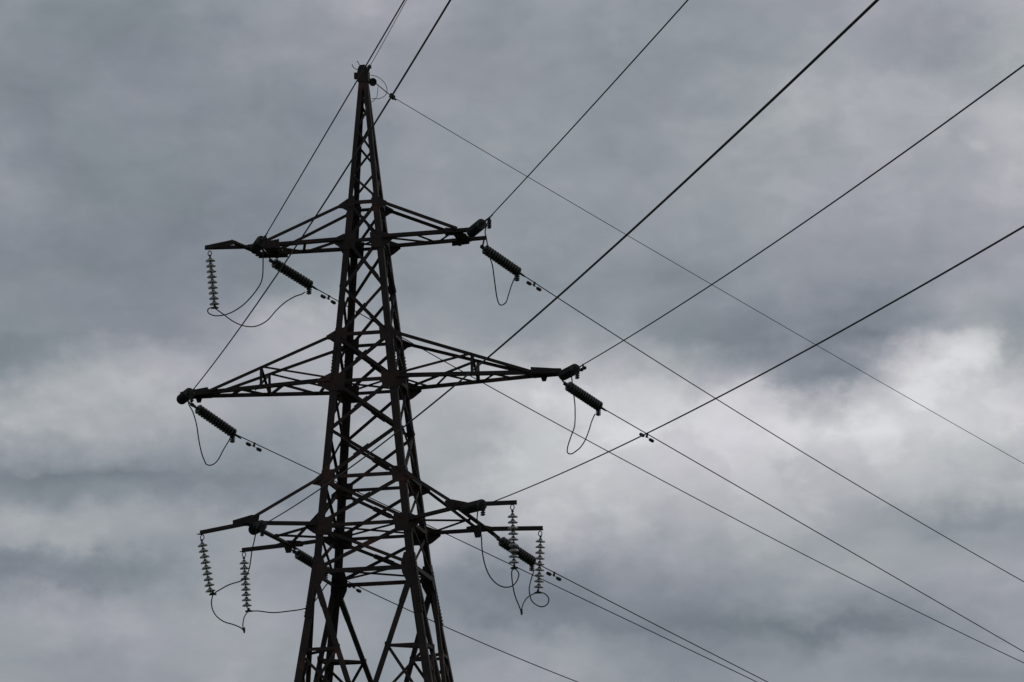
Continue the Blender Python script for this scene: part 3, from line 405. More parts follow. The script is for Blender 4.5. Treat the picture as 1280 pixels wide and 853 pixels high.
# faces: (left corner, right corner, outward normal)
FACES = [((-1, -1), (1, -1), (0, -1, 0)), ((1, -1), (1, 1), (1, 0, 0)), ((1, 1), (-1, 1), (0, 1, 0)), ((-1, 1), (-1, -1), (-1, 0, 0))]
def fpt(F, side, z, inset=0.0, off=0.0):
    """point on a leg line of a face: side 0 left, 1 right; moved inset towards the face centre and off outwards"""
    a, b = F[side], F[1 - side]
    p = corner(a[0], a[1], z)
    d = (V(b[0], b[1], 0) - V(a[0], a[1], 0)).normalized()
    return p + d * inset + V(F[2]) * off
def brace(F, s0, z0, s1, z1, wd, name='diagonal_brace', i0=0.13, i1=0.13, outer=True, plate=None):
    off = 0.004 if outer else -0.024
    p0, p1 = fpt(F, s0, z0, i0, off), fpt(F, s1, z1, i1, off)
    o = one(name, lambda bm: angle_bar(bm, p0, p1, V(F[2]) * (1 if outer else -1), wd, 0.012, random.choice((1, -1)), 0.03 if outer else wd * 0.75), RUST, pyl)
    if plate:
        a, b, ww = plate
        q0, q1 = p0.lerp(p1, a), p0.lerp(p1, b)
        one('splice_plate', lambda bm: flat_bar(bm, q0 + V(F[2]) * (0.014 if outer else 0.022), q1 + V(F[2]) * (0.014 if outer else 0.022), V(F[2]), ww, 0.012), RUST, o)
    return o
panels = [('2', '3'), ('3', '4'), (16.833, 18.167), (18.167, 19.5), ('5', '6'), (20.82, 22.16), (22.16, 23.5), ('7', '8')]
for F in FACES:
    for k, (a, b) in enumerate(panels):
        z0 = LV[a][0] if isinstance(a, str) else a
        z1 = LV[b][0] if isinstance(b, str) else b
        m0 = 0.10 if isinstance(a, str) else 0.03
        m1 = 0.10 if isinstance(b, str) else 0.03
        wd = 0.084 if z0 < 20 else 0.076
        front = F[2][1] != 0
        side0 = 1
        # falling to the right, seen from outside, in front; rising one behind it
        brace(F, 0, z1 - m1, 1, z0 + m0, wd, outer=True, plate=None if front else (0.40, 0.60, wd * 1.5))
        brace(F, 0, z0 + m0, 1, z1 - m1, wd, outer=False, plate=(0.40, 0.62, wd * 1.6) if front else None)
    # level struts
    for k in '2345678':
        z = LV[k][0]
        wd = 0.105 if k == '2' else 0.085
        p0, p1 = fpt(F, 0, z, 0.1, 0.018), fpt(F, 1, z, 0.1, 0.018)
        one('horizontal_strut', lambda bm: angle_bar(bm, p0, p1, V(F[2]) * -1, wd, 0.012, 1 if True else -1, 0.07), RUST, pyl)
    # gusset plates on the legs
    for k in '2345678':
        z = LV[k][0]
        hgt = {'2': 0.90, '3': 0.50, '4': 0.45, '5': 0.47, '6': 0.42, '7': 0.45, '8': 0.22}[k]
        inn = {'2': 0.38, '3': 0.43, '4': 0.37, '5': 0.40, '6': 0.33, '7': 0.33, '8': 0.20}[k]
        for s in (0, 1):
            d = (fpt(F, s, z, 1.0) - fpt(F, s, z)).normalized()
            n = V(F[2])
            lo, hi = fpt(F, s, z - hgt * 0.55, 0, 0.0045), fpt(F, s, z + hgt * 0.45, 0, 0.0045)
            if k == '2':
                poly = [lo + d * 0.02, lo + d * 0.24, fpt(F, s, z - 0.15, 0, 0.0045) + d * 0.36, fpt(F, s, z + 0.1, 0, 0.0045) + d * 0.36, hi + d * 0.25, hi + d * 0.02]
            else:
                poly = [lo + d * 0.02, lo + d * inn, hi + d * inn, hi + d * 0.02]
            bm = bmesh.new()
            prism(bm, poly, n * 0.012)
            link('gusset_plate', bm, PLATE, pyl)
    # V bracing under the waist
    n = V(F[2])
    top0, top1 = fpt(F, 0, 13.95, 0.16, 0.02), fpt(F, 1, 13.95, 0.16, 0.02)
    bot = (fpt(F, 0, 10.06) + fpt(F, 1, 10.06)) / 2
    for s, tp in ((0, top0), (1, top1)):
        o = one('main_diagonal', lambda bm: angle_bar(bm, tp, bot, n * -1, 0.135, 0.014, 1, 0.10), RUST, pyl)
        # slotted head plate where the diagonal leaves the leg
        hd = tp.lerp(bot, 0.17)
        one('head_plate', lambda bm: flat_bar(bm, tp + n * 0.004, hd + n * 0.004, n, 0.17, 0.012), RUST, o)
        u1 = (12.13 - 13.95) / (10.06 - 13.95)
        node = tp.lerp(bot, u1)
        legp = fpt(F, s, 12.13, 0.12, 0.0)
        one('secondary_brace', lambda bm: angle_bar(bm, legp, node, n * -1, 0.075, 0.01), RUST, pyl)
        lowleg = fpt(F, s, 10.3, 0.12, 0.0)
        one('secondary_brace', lambda bm: angle_bar(bm, node - n * 0.01, lowleg - n * 0.01, n * -1, 0.075, 0.01), RUST, pyl)
        u2 = (10.35 - 13.95) / (10.06 - 13.95)
        one('secondary_brace', lambda bm: angle_bar(bm, fpt(F, s, 11.95, 0.12, -0.03), tp.lerp(bot, u2) - n * 0.03, n * -1, 0.07, 0.01), RUST, pyl)
        c = corner(*F[s], 12.13)
        one('gusset_plate', lambda bm: flat_bar(bm, node - Z * 0.10 + n * 0.006, node + Z * 0.10 + n * 0.006, n, 0.15, 0.01), RUST, pyl)
    one('horizontal_strut', lambda bm: angle_bar(bm, fpt(F, 0, 10.06, 0.12, 0.006), fpt(F, 1, 10.06, 0.12, 0.006), n * -1, 0.1, 0.012), RUST, pyl)
    for s in (0, 1):
        one('main_diagonal', lambda bm: angle_bar(bm, bot - Z * 0.02, fpt(F, s, 0.5, 0.2, -0.02), n * -1, 0.13, 0.014, 1, 0.1), RUST, pyl)
        a_, b_ = fpt(F, s, 0.5, 0.2, -0.02), bot
        one('secondary_brace', lambda bm: angle_bar(bm, fpt(F, s, 5.2, 0.12, -0.01), b_.lerp(a_, 0.5), n * -1, 0.075, 0.01), RUST, pyl)
# corner ties between the nodes of neighbouring faces at the middle of the waist panel
for i in range(4):
    F0, F1 = FACES[i], FACES[(i + 1) % 4]
    u1 = (12.13 - 13.95) / (10.06 - 13.95)
    a = fpt(F0, 1, 13.95, 0.16, 0.0).lerp((fpt(F0, 0, 10.06) + fpt(F0, 1, 10.06)) / 2, u1)
    b = fpt(F1, 0, 13.95, 0.16, 0.0).lerp((fpt(F1, 0, 10.06) + fpt(F1, 1, 10.06)) / 2, u1)
    one('secondary_brace', lambda bm: angle_bar(bm, a - Z * 0.03, b - Z * 0.03, Z, 0.07, 0.01), RUST, pyl)
# plan bracing at crossarm levels
for k in ('2', '3', '5', '7'):
    z = LV[k][0] - (0.02 if k != '2' else -0.05)
    for j, (a, b) in enumerate((((-1, -1), (1, 1)), ((-1, 1), (1, -1)))):
        p0, p1 = corner(*a, z) * 0.92, corner(*b, z) * 0.92
        p0.z = p1.z = z + j * 0.03
        one('plan_brace', lambda bm: angle_bar(bm, p0, p1, Z, 0.07, 0.01, 1, 0.05), RUST, pyl)
# peak lacing: a zigzag on each face
for F in FACES:
    nf_ = F[2]
    if nf_ == (0, -1, 0):
        zz = [(1, 24.72), (0, 25.4), (1, 26.08), (0, 26.75), (1, 27.35), (0, 27.85)]
    elif nf_ == (0, 1, 0):
        zz = [(1, 25.02), (0, 25.7), (1, 26.36), (0, 26.98), (1, 27.55)]
    elif nf_ == (1, 0, 0):
        zz = [(0, 24.72), (1, 25.4), (0, 26.08), (1, 26.75), (0, 27.35)]
    else:
        zz = [(0, 24.9), (1, 25.6), (0, 26.25), (1, 26.9), (0, 27.5)]
    for (s0, z0), (s1, z1) in zip(zz, zz[1:]):
        brace(F, s0, z0, s1, z1, 0.06, 'peak_brace', 0.06, 0.06, outer=False)
# peak head
def cap(bm):
    hw = 0.15
    prof = [(-hw, 28.16), (hw, 28.16), (hw + 0.005, 28.45), (hw - 0.03, 28.58), (hw - 0.09, 28.64), (-hw + 0.09, 28.64), (-hw + 0.03, 28.58), (-hw - 0.005, 28.45)]
    prism(bm, [V(a, -0.135, b) for a, b in prof], V(0, 0.27, 0))
pc = one('peak_cap', cap, RUST, pyl)
one('side_lug', lambda bm: block(bm, (-0.21, -0.02, 28.36), X, Y, Z, 0.1, 0.12, 0.17), RUST, pc)
for pts in ([(-0.12, -0.1, 28.52), (-0.2, -0.12, 28.53), (-0.27, -0.13, 28.60), (-0.3, -0.13, 28.67)],
            [(-0.08, -0.05, 28.62), (-0.11, -0.06, 28.68), (-0.14, -0.06, 28.75), (-0.17, -0.06, 28.78)]):
    one('wire_tail', lambda bm: tube(bm, spline(pts, 4), 0.011, 6), DARK, pc)

# ---- crossarms
def arm(name_label, chords, ties, lacing, hangers=(), plates=(), extra=None):
    """chords: list of (p0,p1,w); one crossarm part with its own sub-parts"""
    bm = bmesh.new()
    for p0, p1, wd in chords:
        p0, p1 = V(p0), V(p1)
        sgn = 1 if p1.x > p0.x else -1
        d = (p1 - p0).normalized()
        angle_bar(bm, p0, p1, Z, wd, 0.013, sgn, wd * 0.9)
    if extra:
        extra(bm)
    a = link('crossarm', bm, RUST, pyl)
    for p0, p1 in ties:
        one('tie_rod', lambda bm: angle_bar(bm, p0, p1, (0, 1 if p0[1] < 0 else -1, 0), 0.078, 0.012, 1, 0.06), RUST, a)
    for p0, p1 in lacing:
        one('lacing_bar', lambda bm: angle_bar(bm, p0, p1, Z, 0.065, 0.01, 1, 0.05), RUST, a)
    for p0, p1 in hangers:
        one('hanger_post', lambda bm: angle_bar(bm, p0, p1, Y, 0.07, 0.01, 1, 0.06), RUST, a)
    for poly, ext in plates:
        bm = bmesh.new()
        prism(bm, [V(p) for p in poly], V(ext))
        link('tip_plate', bm, RUST, a)
    return a
def wing(s, k, front, z=None, out=0.3, h=0.26):
    """plate standing outside a leg where an arm chord or tie starts"""
    zz = LV[k][0]
    sy = -1 if front else 1
    x0 = s * H(zz)
    y0 = sy * (H(zz) + 0.018)
    return ([(x0 - s * 0.02, y0, zz - h), (x0 + s * out * 0.35, y0, zz - h * 0.75), (x0 + s * out, y0, zz - 0.05), (x0 + s * out, y0, zz + 0.08), (x0 - s * 0.02, y0, zz + h * 0.8)], (0, sy * 0.012, 0))
def tiewing(s, k, front, slope, out=0.24):
    zz = LV[k][0]
    sy = -1 if front else 1
    x0 = s * H(zz)
    y0 = sy * (H(zz) + 0.018)
    return ([(x0 - s * 0.02, y0, zz - 0.26), (x0 + s * out * 0.6, y0, zz - 0.06 - out * slope), (x0 + s * out, y0, zz - 0.045 - out * slope), (x0 + s * out, y0, zz + 0.06 - out * slope), (x0 - s * 0.02, y0, zz + 0.12)], (0, sy * 0.012, 0))
def lerp(a, b, t):
    return tuple(V(a).lerp(V(b), t))
AP = G['arm']
for s in (-1, 1):
    # ---- top arms
    z, hh = LV['7']; zt, ht = LV['8']
    n0, f0 = (s * hh, -hh - 0.03, z), (s * hh, hh + 0.03, z)
    n1 = (s * 3.05, -0.5, z); f1 = (s * 3.1, 0.42, z)
    if s < 0:
        n1, f1 = (-3.30, -0.42, z), (-3.27, 0.45, z)
    else:
        n1, f1 = (2.98, -0.62, z), (3.28, 0.36, z)
    tn0, tf0 = (s * ht, -ht - 0.03, zt), (s * ht, ht + 0.03, zt - 0.02)
    T = 0.70
    plates = [wing(s, '7', True), wing(s, '7', False), tiewing(s, '8', True, 0.42), tiewing(s, '8', False, 0.42)]
    xa, xb = (2.35, 3.18) if s < 0 else (2.30, 2.80)
    plates.append(([(s * xa, -0.60, z - 0.06), (s * xb, -0.50, z - 0.06), (s * xb, -0.50, z + 0.10), (s * xa, -0.60, z + 0.17)], (0, 0.014, 0)))
    plates.append(([(s * xa, 0.47, z - 0.10), (s * xb, 0.42, z - 0.08), (s * xb, 0.42, z + 0.10), (s * xa, 0.47, z + 0.12)], (0, 0.014, 0)))
    plates.append(([(s * 2.5, -0.5, z - 0.005), (s * 2.85, -0.5, z - 0.005), (s * 2.85, 0.45, z - 0.005), (s * 2.5, 0.45, z - 0.005)], (0, 0, -0.012)))
    # attachment lug hanging under the arm
    plates.append(([(s * 2.48, 0.10, z - 0.02), (s * 2.66, 0.10, z - 0.02), (s * 2.62, 0.10, z - 0.20), (s * 2.54, 0.10, z - 0.20)], (0, 0.03, 0)))
    A_ = arm('', [(n0, n1, 0.135), (f0, f1, 0.12)],
        [(tn0, lerp(n0, n1, 0.86)[:2] + (z + 0.12,)), (tf0, lerp(f0, f1, 0.80)[:2] + (z + 0.08,))],
        [(lerp(n0, n1, 0.02), lerp(f0, f1, 0.48)), (lerp(f0, f1, 0.48), lerp(n0, n1, 0.80)), (lerp(n0, n1, 0.40), lerp(f0, f1, 0.50)), (lerp(n0, n1, 0.86), lerp(f0, f1, 0.88))], plates=plates)
    if s < 0:
        # bent bracket carrying the hanging insulator
        e, bmid = V(AP['UL_e']), V(AP['UL_bm'])
        def brk(bm):
            angle_bar(bm, V(n1) + V(0.15, 0.0, 0.0), e, Z, 0.10, 0.014, -1, 0.10)
            angle_bar(bm, V(f1) + V(0.25, 0.02, -0.02), bmid + V(0.02, 0.05, 0.05), Z, 0.13, 0.014, -1, 0.11)
            prism(bm, [bmid + V(0.12, 0.01, 0.10), bmid + V(0.05, 0.0, 0.0), e + V(0, 0.0, 0.0), e + V(0, 0.0, 0.11), bmid + V(-0.02, 0.01, 0.14)], V(0, 0.014, 0))
        one('bracket_arm', brk, RUST, A_)
    # ---- middle arms
    z, hh = LV['5']; zt, ht = LV['6']
    n0, f0 = (s * hh, -hh - 0.03, z), (s * hh, hh + 0.03, z)
    n1, f1 = (s * 5.22, -0.10, z), (s * 5.22, 0.10, z)
    tn0, tf0 = (s * ht, -ht - 0.03, zt), (s * ht, ht + 0.03, zt)
    u_ = 0.47
    hn, hf = lerp(n0, n1, u_), lerp(f0, f1, u_)
    tn1, tf1 = (s * 4.55, -0.23, z + 0.06), (s * 4.55, 0.23, z + 0.06)
    uu_ = (abs(hn[0]) - ht) / (4.55 - ht)
    hnt, hft = lerp(tn0, tn1, uu_), lerp(tf0, tf1, uu_)
    plates = [wing(s, '5', True, out=0.36, h=0.3), wing(s, '5', False, out=0.36, h=0.3), tiewing(s, '6', True, 0.33), tiewing(s, '6', False, 0.33)]
    for yy, sy in ((-0.17, -1), (0.17, 1)):
        plates.append(([(s * 4.5, sy * 0.24, z - 0.02), (s * 5.32, sy * 0.105, z - 0.03), (s * 5.32, sy * 0.105, z + 0.13), (s * 4.5, sy * 0.24, z + 0.20)], (0, sy * 0.012, 0)))
    plates.append(([(s * 4.5, -0.24, z + 0.16), (s * 5.3, -0.11, z + 0.13), (s * 5.3, 0.11, z + 0.13), (s * 4.5, 0.24, z + 0.16)], (0, 0, 0.012)))
    plates.append(([(s * 4.72, 0.0, z - 0.02), (s * 4.92, 0.0, z - 0.02), (s * 4.87, 0.0, z - 0.17), (s * 4.77, 0.0, z - 0.17)], (0, 0.03, 0)))
    lac = []
    fr = [0.0, 0.16, 0.31, 0.47, 0.60, 0.72, 0.83]
    for i in range(6):
        a_, b_ = ((n0, n1), (f0, f1)) if i % 2 == 0 else ((f0, f1), (n0, n1))
        lac.append((lerp(a_[0], a_[1], fr[i] + 0.01), lerp(b_[0], b_[1], fr[i + 1])))
    lac += [(hnt, V(n0) + V(s * 0.12, 0, 0.1)), (hft, V(f0) + V(s * 0.12, 0, 0.1))]
    arm('', [(n0, n1, 0.13), (f0, f1, 0.115)], [(tn0, tn1), (tf0, tf1)], lac,
        [(hnt, hn), (hft, hf), (hnt, hf), (hft, lerp(n0, n1, u_ + 0.03))], plates)
    # ---- bottom arms
    z, hh = LV['3']; zt, ht = LV['4']
    n0, f0 = (s * hh, -hh - 0.03, z), (s * hh, hh + 0.03, z)
    P = (lambda k: AP[('LL_' if s < 0 else 'LR_') + k])
    nn_, fb, fe, md = V(P('n')), None, V(P('fe')), V(P('m'))
    cf = V(P('fb')) if s < 0 else V(P('f'))
    tn0, tf0 = (s * ht, -ht - 0.03, zt), (s * ht, ht + 0.03, zt)
    beam0 = V(nn_); beam1 = V(fe)
    plates = [wing(s, '3', True, out=0.3, h=0.26), wing(s, '3', False, out=0.36, h=0.3), tiewing(s, '4', True, 0.62), tiewing(s, '4', False, 0.62)]
    bd = (beam1 - beam0).normalized()
    # pointed gusset where the extension leaves, and the far one
    q = beam0
    plates.append(([q + V(-s * 0.12, 0, -0.05), q + V(s * 0.35, -0.1, -0.02), q + V(s * 0.35, -0.1, 0.12), q + V(-s * 0.15, 0, 0.26), q + V(-s * 0.35, 0.05, 0.24), q + V(-s * 0.3, 0.05, -0.02)], (0, 0.014, 0)))
    q = V(cf)
    plates.append(([q + V(-s * 0.55, 0.0, 0.0), q + V(s * 0.3, 0.05, 0.0), q + V(s * 0.3, 0.05, 0.10), q + V(-s * 0.1, 0.0, 0.2), q + V(-s * 0.5, 0.0, 0.16)], (0, 0.014, 0)))
    plates.append(([q + V(-s * 0.05, -0.2, -0.02), q + V(-s * 0.28, -0.2, -0.02), q + V(-s * 0.24, -0.2, -0.19), q + V(-s * 0.1, -0.2, -0.19)], (0, 0.03, 0)))
    chords = [(n0, beam0, 0.12), (f0, cf, 0.115)]
    e1, e2 = V(P('e1')), V(P('e2'))
    A_ = arm('', chords, [(tn0, beam0 + V(-s * 0.1, 0.05, 0.16)), (tf0, V(cf) + V(-s * 0.25, -0.05, 0.12))],
        [(V(n0) + V(s * 0.05, 0, -0.02), md + V(0, 0, -0.02)), (V(f0) + V(s * 0.05, 0, 0.03), md + V(0, 0, 0.03))], plates=plates,
        extra=lambda bm: angle_bar(bm, beam0 - bd * 0.1 + V(0, 0, 0.02), beam1 + bd * 0.05 + V(0, 0, 0.02), Z, 0.13, 0.014, 1, 0.12))
    st1 = V(P('nb')) if s > 0 else V(beam0) + V(0.1, 0.1, 0)
    st2 = V(cf)
    one('bracket_arm', lambda bm: angle_bar(bm, st1 + V(0, 0, 0.02), e1 + V(0, 0, 0.02), Z, 0.12, 0.014, s, 0.11), RUST, A_)
    one('bracket_arm', lambda bm: angle_bar(bm, st2 + V(-s * 0.3, 0, 0.025), e2 + V(0, 0, 0.025), Z, 0.12, 0.014, s, 0.115), RUST, A_)

# ------------------------------------------------------------------ insulators
PITCH = 0.137
bm = bmesh.new()
lathe(bm, [(0.036, 0.050), (0.075, 0.052), (0.108, 0.066), (0.130, 0.088), (0.137, 0.104), (0.130, 0.109), (0.119, 0.092), (0.108, 0.090), (0.101, 0.108), (0.094, 0.090), (0.080, 0.088), (0.073, 0.106), (0.066, 0.088), (0.045, 0.085), (0.036, 0.08)], 24)
disc_src = link('glass_disc', bm, GLASS, None, True)
bm = bmesh.new()
lathe(bm, [(0.0, -0.004), (0.026, 0.0), (0.044, 0.012), (0.050, 0.035), (0.052, 0.058), (0.040, 0.064), (0.030, 0.0655), (0.016, 0.066), (0.014, PITCH - 0.004), (0.0, PITCH - 0.003)], 14)
cap_src = link('metal_cap', bm, CAPM, None, True)
disc_me, cap_me = disc_src.data, cap_src.data
bpy.data.objects.remove(disc_src); bpy.data.objects.remove(cap_src)
shaded_me = disc_me.copy(); shaded_me.materials[0] = GLASS_SHADED  # tension strings: same glass disc, underside shade painted in
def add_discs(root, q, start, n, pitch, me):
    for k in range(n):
        d = bpy.data.objects.new('shaded_disc', me)
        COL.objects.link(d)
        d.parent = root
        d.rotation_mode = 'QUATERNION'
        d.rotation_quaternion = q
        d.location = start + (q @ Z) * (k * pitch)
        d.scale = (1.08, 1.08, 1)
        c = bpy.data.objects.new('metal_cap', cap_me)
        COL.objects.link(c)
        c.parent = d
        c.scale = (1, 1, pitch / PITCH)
def tension_string(S, E, label, n=10, near=False, tie=None, lug_near=False):
    S, E = V(S), V(E)
    root = thing('insulator_string', S, label, 'insulator', 'insulator strings that pull the wires tight')
    v = E - S
    L = v.length
    d = v / L
    q = d.to_track_quat('Z', 'Y')
    n = 10 if near else 14
    p = 0.112 if near else min(0.103, (L - 0.08) / n)
    lead = 0.12 if near else L - p * n - 0.02
    up = (Z - d * d.z).normalized()
    def lnk(bm):
        tube(bm, [d * -0.04, d * lead], 0.018, 8)
        block(bm, d * (lead * 0.45), d, up, d.cross(up), 0.12, 0.075, 0.03)
        block(bm, d * 0.0, d, up, d.cross(up), 0.1, 0.09, 0.05)
        if tie:
            tube(bm, [V(tie) - S, (V(tie) - S) * 0.5 - Z * 0.02, d * 0.03], 0.024, 8)
    one('link', lnk, DARK, root)
    add_discs(root, q, d * lead, n, p, shaded_me)
    def clampf(bm):
        a = d * (lead + p * n - 0.02)
        tube(bm, [a, a + d * 0.09, a + d * 0.25, v + d * 0.3], [0.024, 0.034, 0.030, 0.016], 8)
        # jumper lug with its bolts hanging down
        lv = d * (lead + p * n + 0.1) if lug_near else v
        if lug_near:
            tube(bm, [d * (lead + p * n), v], 0.022, 8)
        lug0 = lv - d * 0.02
        lug1 = lv + V(0, 0, -0.30) - d * 0.06
        tube(bm, [lug0, lug0.lerp(lug1, 0.4), lug1], [0.03, 0.04, 0.026], 8)
        for t in (0.3, 0.5, 0.7, 0.88):
            c = lug0.lerp(lug1, t)
            block(bm, c, d.cross(Z).normalized(), Z, d.cross(Z).cross(Z).normalized(), 0.085, 0.035, 0.12)
    one('tension_clamp', clampf, DARK, root)
    return root
near, far = G['near'], G['far']
anchor = dict(UL=(-3.10, -0.44, 23.42), UR=(2.98, -0.60, 23.44), ML=(-5.36, 0.02, 19.42), MR=(5.28, 0.02, 19.44), LL=(-3.05, -1.3, 15.46), LR=(2.95, -2.55, 15.5))
TIES = dict(UL=(-2.9, 0.5, 23.52), UR=(3.22, 0.37, 23.50), ML=(-5.2, 0.1, 19.46), MR=(5.25, 0.1, 19.46), LL=(-2.84, 2.08, 15.53), LR=(2.97, 1.78, 15.53))
SIDE = {'L': 'left', 'R': 'right'}
ARM = {'U': 'top', 'M': 'middle', 'L': 'bottom'}
for k in ('UL', 'UR', 'ML', 'MR', 'LL', 'LR'):
    tension_string(anchor[k], near[k]['E'], 'short looking insulator string pointing at the viewer from the %s tip of the %s crossarm' % (SIDE[k[1]], ARM[k[0]]), near=True, lug_near=k in ('LL', 'LR'))
    tension_string(far[k]['S'], far[k]['E'], 'dark insulator string slanting down to the right from the %s end of the %s crossarm' % (SIDE[k[1]], ARM[k[0]]), tie=TIES[k])
sus_lab = dict(UL='pale insulator string hanging alone under the bent bracket left of the top crossarm',
    LLa='tilted pale insulator string, leftmost of all, hanging below the bottom crossarm',
    LLb='pale insulator string hanging between the leftmost bottom string and the pylon legs',
    LRa='pale insulator string hanging in front of a dark slanting string at the bottom right crossarm',
    LRb='pale insulator string farthest right under the bottom crossarm, above the looped jumper wire')
for k, sdat in G['sus'].items():
    T = V(sdat['T']); d0, d1, cl = V(sdat['d0']), V(sdat['d1']), V(sdat['cl'])
    root = thing('insulator_string', T, sus_lab[k], 'insulator', 'insulator strings that hang straight down')
    v = (d1 - d0)
    n = 9
    p = v.length / (n - 1) if k != 'UL' else v.length / (n - 1)
    p = min(max(p, 0.13), 0.158)
    d = v.normalized()
    q = d.to_track_quat('Z', 'Y')
    st = (d0 - T) - d * 0.09
    def hook(bm):
        # shackle ring and eye
        ring = []
        top = V(sdat['top']) - T
        c = top.lerp(st, 0.3) + V(0, 0, 0.02)
        for a in range(13):
            an = 2 * math.pi * a / 12
            ring.append(c + V(math.sin(an) * 0.05, 0, math.cos(an) * 0.07))
        tube(bm, ring, 0.013, 6, False)
        tube(bm, [c - V(0, 0, 0.06), st.lerp(c, 0.3), st + d * 0.01], 0.018, 8)
        block(bm, st - d * 0.05, X, Y, d, 0.06, 0.04, 0.05)
    one('hook', hook, DARK, root)
    for j in range(n):
        dd = bpy.data.objects.new('glass_disc', disc_me)
        COL.objects.link(dd); dd.parent = root
        dd.rotation_mode = 'QUATERNION'; dd.rotation_quaternion = q
        dd.location = st + d * (p * j)
        cc = bpy.data.objects.new('metal_cap', cap_me)
        COL.objects.link(cc); cc.parent = dd
        cc.scale = (1, 1, p / PITCH)
    def clip(bm):
        a = st + d * (p * n - 0.01)
        b = cl - T
        tube(bm, [a, b], 0.016, 8)
        tube(bm, [b + V(-0.1, 0, -0.01), b + V(0, 0, 0.012), b + V(0.1, 0, -0.01)], [0.022, 0.04, 0.022], 8)
        block(bm, b + V(0, 0, 0.05), X, Y, Z, 0.05, 0.05, 0.08)
    one('suspension_clamp', clip, DARK, root)

# ------------------------------------------------------------------ conductors
def wire(pts, rad, label, name='power_wire', cat='wire', group=None, fine=True, seg=8):
    bm = bmesh.new()
    o = V(pts[0])
    tube(bm, [V(p) - o for p in (spline(pts, 3) if fine else pts)], rad, seg)
    ob = link(name, bm, WIRE, None, True)
    ob.location = o
    tag(ob, label, cat, group)
    return ob
NL = dict(UL='dark wire climbing steeply from the left tip of the top crossarm past the peak',
    UR='dark wire climbing right from the right tip of the top crossarm to the top edge',
    ML='dark wire crossing the upper shaft diagonally from the left tip of the middle crossarm',
    MR='dark wire rising to the right edge from the right tip of the middle crossarm',
    LL='thick dark wire passing behind the shaft and rising from the bottom left crossarm to the top edge',
    LR='dark wire rising gently to the right edge from the bottom right crossarm')
NL['LL'] = 'thick dark wire from the bottom left crossarm across the shaft to the top edge'
FL = dict(UL='dark wire descending right from the left end of the top crossarm, across the shaft',
    UR='dark wire descending to the right edge from the right end of the top crossarm',
    ML='dark wire descending right from the left tip of the middle crossarm, across the shaft',
    MR='dark wire descending to the right from the right tip of the middle crossarm',
    LL='dark wire descending between the lower legs from the left end of the bottom crossarm',
    LR='dark wire descending to the right from the right end of the bottom crossarm')
for k in NL:
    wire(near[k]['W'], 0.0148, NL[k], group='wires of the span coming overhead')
    wire(far[k]['W'], 0.0148, FL[k], group='wires of the span going away')
wire(near['G']['W'], 0.0085, 'thin earth wire rising to the top edge from the very peak of the pylon', 'earth_wire')
GF = far['G']
wire(GF['W'], 0.0098, 'thin earth wire descending from the peak across the sky to the right edge', 'earth_wire')

# earth wire fittings at the peak
S, E = V(GF['S']), V(GF['E'])
root = thing('insulator_string', S, 'single small insulator disc right beside the peak of the pylon', 'insulator')
d = (E - S).normalized()
q = d.to_track_quat('Z', 'Y')
disc = bpy.data.objects.new('glass_disc', disc_me); COL.objects.link(disc); disc.parent = root
disc.rotation_mode = 'QUATERNION'; disc.rotation_quaternion = V(0.5, -0.75, -0.35).normalized().to_track_quat('Z', 'Y')
disc.location = V(0.09, -0.05, -0.14); disc.scale = (0.85, 0.85, 0.85)
disc.data = disc_me.copy(); disc.data.materials[0] = RUST
cc = bpy.data.objects.new('metal_cap', cap_me); COL.objects.link(cc); cc.parent = disc
def ew(bm):
    tube(bm, [V(0, 0, 0), (E - S) * 0.5, E - S + d * 0.02], 0.014, 8)
    tube(bm, [(E - S) * 0.92, E - S + d * 0.16], 0.03, 8)
    for t in (0.96, 1.06):
        block(bm, (E - S) * t + V(0, 0, 0.01), d, d.cross(Z).normalized(), d.cross(Z).cross(d).normalized(), 0.07, 0.07, 0.12)
one('wire_clamp', ew, DARK, root)
jl = G['jump']
ob = wire(jl['G'][0], 0.009, 'thin wire loop curling out to the right of the pylon peak', 'jumper_wire', 'jumper wire')
ob = wire(jl['G'][1], 0.008, 'short thin wire drooping under the small disc at the pylon peak', 'jumper_wire', 'jumper wire')
root = thing('wire_clamp', near['G']['S'], 'tiny clamp on top of the pylon peak gripping the earth wire', 'clamp')
def pk(bm):
    tube(bm, [V(-0.12, 0.05, -0.16), V(-0.03, 0.02, -0.08), V(0.0, 0, 0.0), V(0.01, -0.03, 0.06)], [0.03, 0.03, 0.035, 0.022], 8)
    block(bm, V(0.0, 0, 0.0), X, Y, Z, 0.1, 0.09, 0.07)
one('clamp_body', pk, DARK, root)

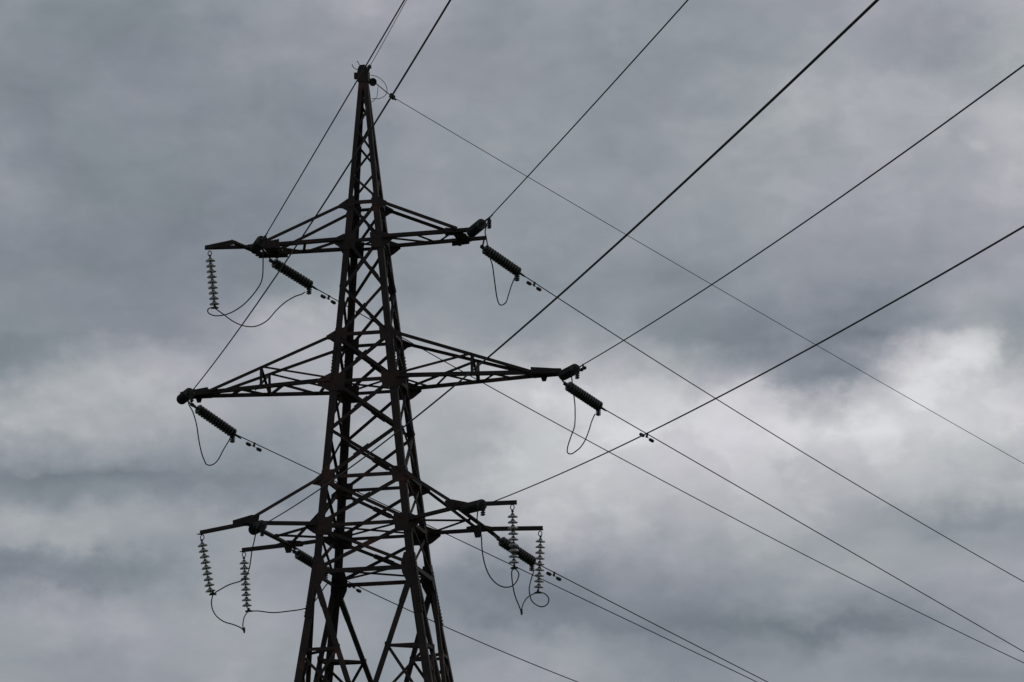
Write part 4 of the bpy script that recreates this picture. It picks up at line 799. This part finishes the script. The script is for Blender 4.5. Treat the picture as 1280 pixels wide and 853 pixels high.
# jumper wires
JL = dict(UL='jumper wire drooping in a wide double loop under the left top crossarm',
    UR='narrow hanging jumper wire loop under the right tip of the top crossarm',
    ML='narrow hanging jumper wire loop under the left tip of the middle crossarm',
    MR='narrow hanging jumper wire loop under the right tip of the middle crossarm',
    LL='jumper wire strung between the hanging insulators left of the lower legs',
    LR='jumper wire curling in round loops under the right bottom crossarm')
for k, segs in JL.items():
    parts = jl[k]
    bm = bmesh.new()
    o = V(parts[0][0])
    for sgm in parts:
        tube(bm, [V(p) - o for p in spline(sgm, 5)], 0.0165, 8)
    ob = link('jumper_wire', bm, WIRE, None, True)
    ob.location = o
    tag(ob, segs, 'jumper wire', 'jumper wires')
    if len(parts) > 2:
        q_ = V(parts[1][-1]) - o
        one('connector', lambda bm: tube(bm, [q_ + V(0, 0, 0.11), q_ + V(0, 0, 0.02), q_ - V(0, 0, 0.05)], [0.026, 0.032, 0.02], 8), DARK, ob)

# vibration dampers
def damper(p, d, label, size=1.0):
    p, d = V(p), V(d).normalized()
    root = thing('vibration_damper', p, label, 'damper', 'dumbbell dampers clipped under the wires')
    side = d.cross(Z).normalized()
    up = side.cross(d).normalized()
    if up.z < 0:
        up = -up
    c = up * -0.10
    one('clamp', lambda bm: (block(bm, up * -0.045, d, side, up, 0.05, 0.04, 0.13)), DARK, root)
    one('messenger_cable', lambda bm: tube(bm, [c - d * 0.2, c + V(0, 0, 0.01), c + d * 0.2], 0.009, 6), DARK, root)
    for s in (-1, 1):
        o = c + d * (s * 0.2) - up * 0.012
        one('weight', lambda bm: tube(bm, [o + d * t for t in (-0.085, -0.07, -0.02, 0.03, 0.07, 0.085)], [0.022, 0.043, 0.048, 0.05, 0.043, 0.022], 12), DARK, root, True)
dfar = (math.sin(math.radians(36.1)), math.cos(math.radians(36.1)), -0.29)
DL = dict(UL='dumbbell damper on the wire just left of the shaft, below the top crossarm',
    UR='dumbbell damper on the wire right of the top crossarm',
    ML='dumbbell damper on the wire below the left middle crossarm',
    MR='dumbbell damper on the wire right of the middle crossarm, where two wires cross',
    LL='dumbbell damper on the wire behind the waist of the shaft',
    LR='dumbbell damper on the wire right of the hanging strings of the bottom crossarm')
for k, lab in DL.items():
    damper(G['damp'][k], dfar, lab)
e = V(near['MR']['W'][0]); e2 = V(near['MR']['W'][1])
dd_ = (e2 - e).normalized()
damper(e + dd_ * 0.75, dd_, 'tiny dumbbell damper at the very tip of the right middle crossarm')
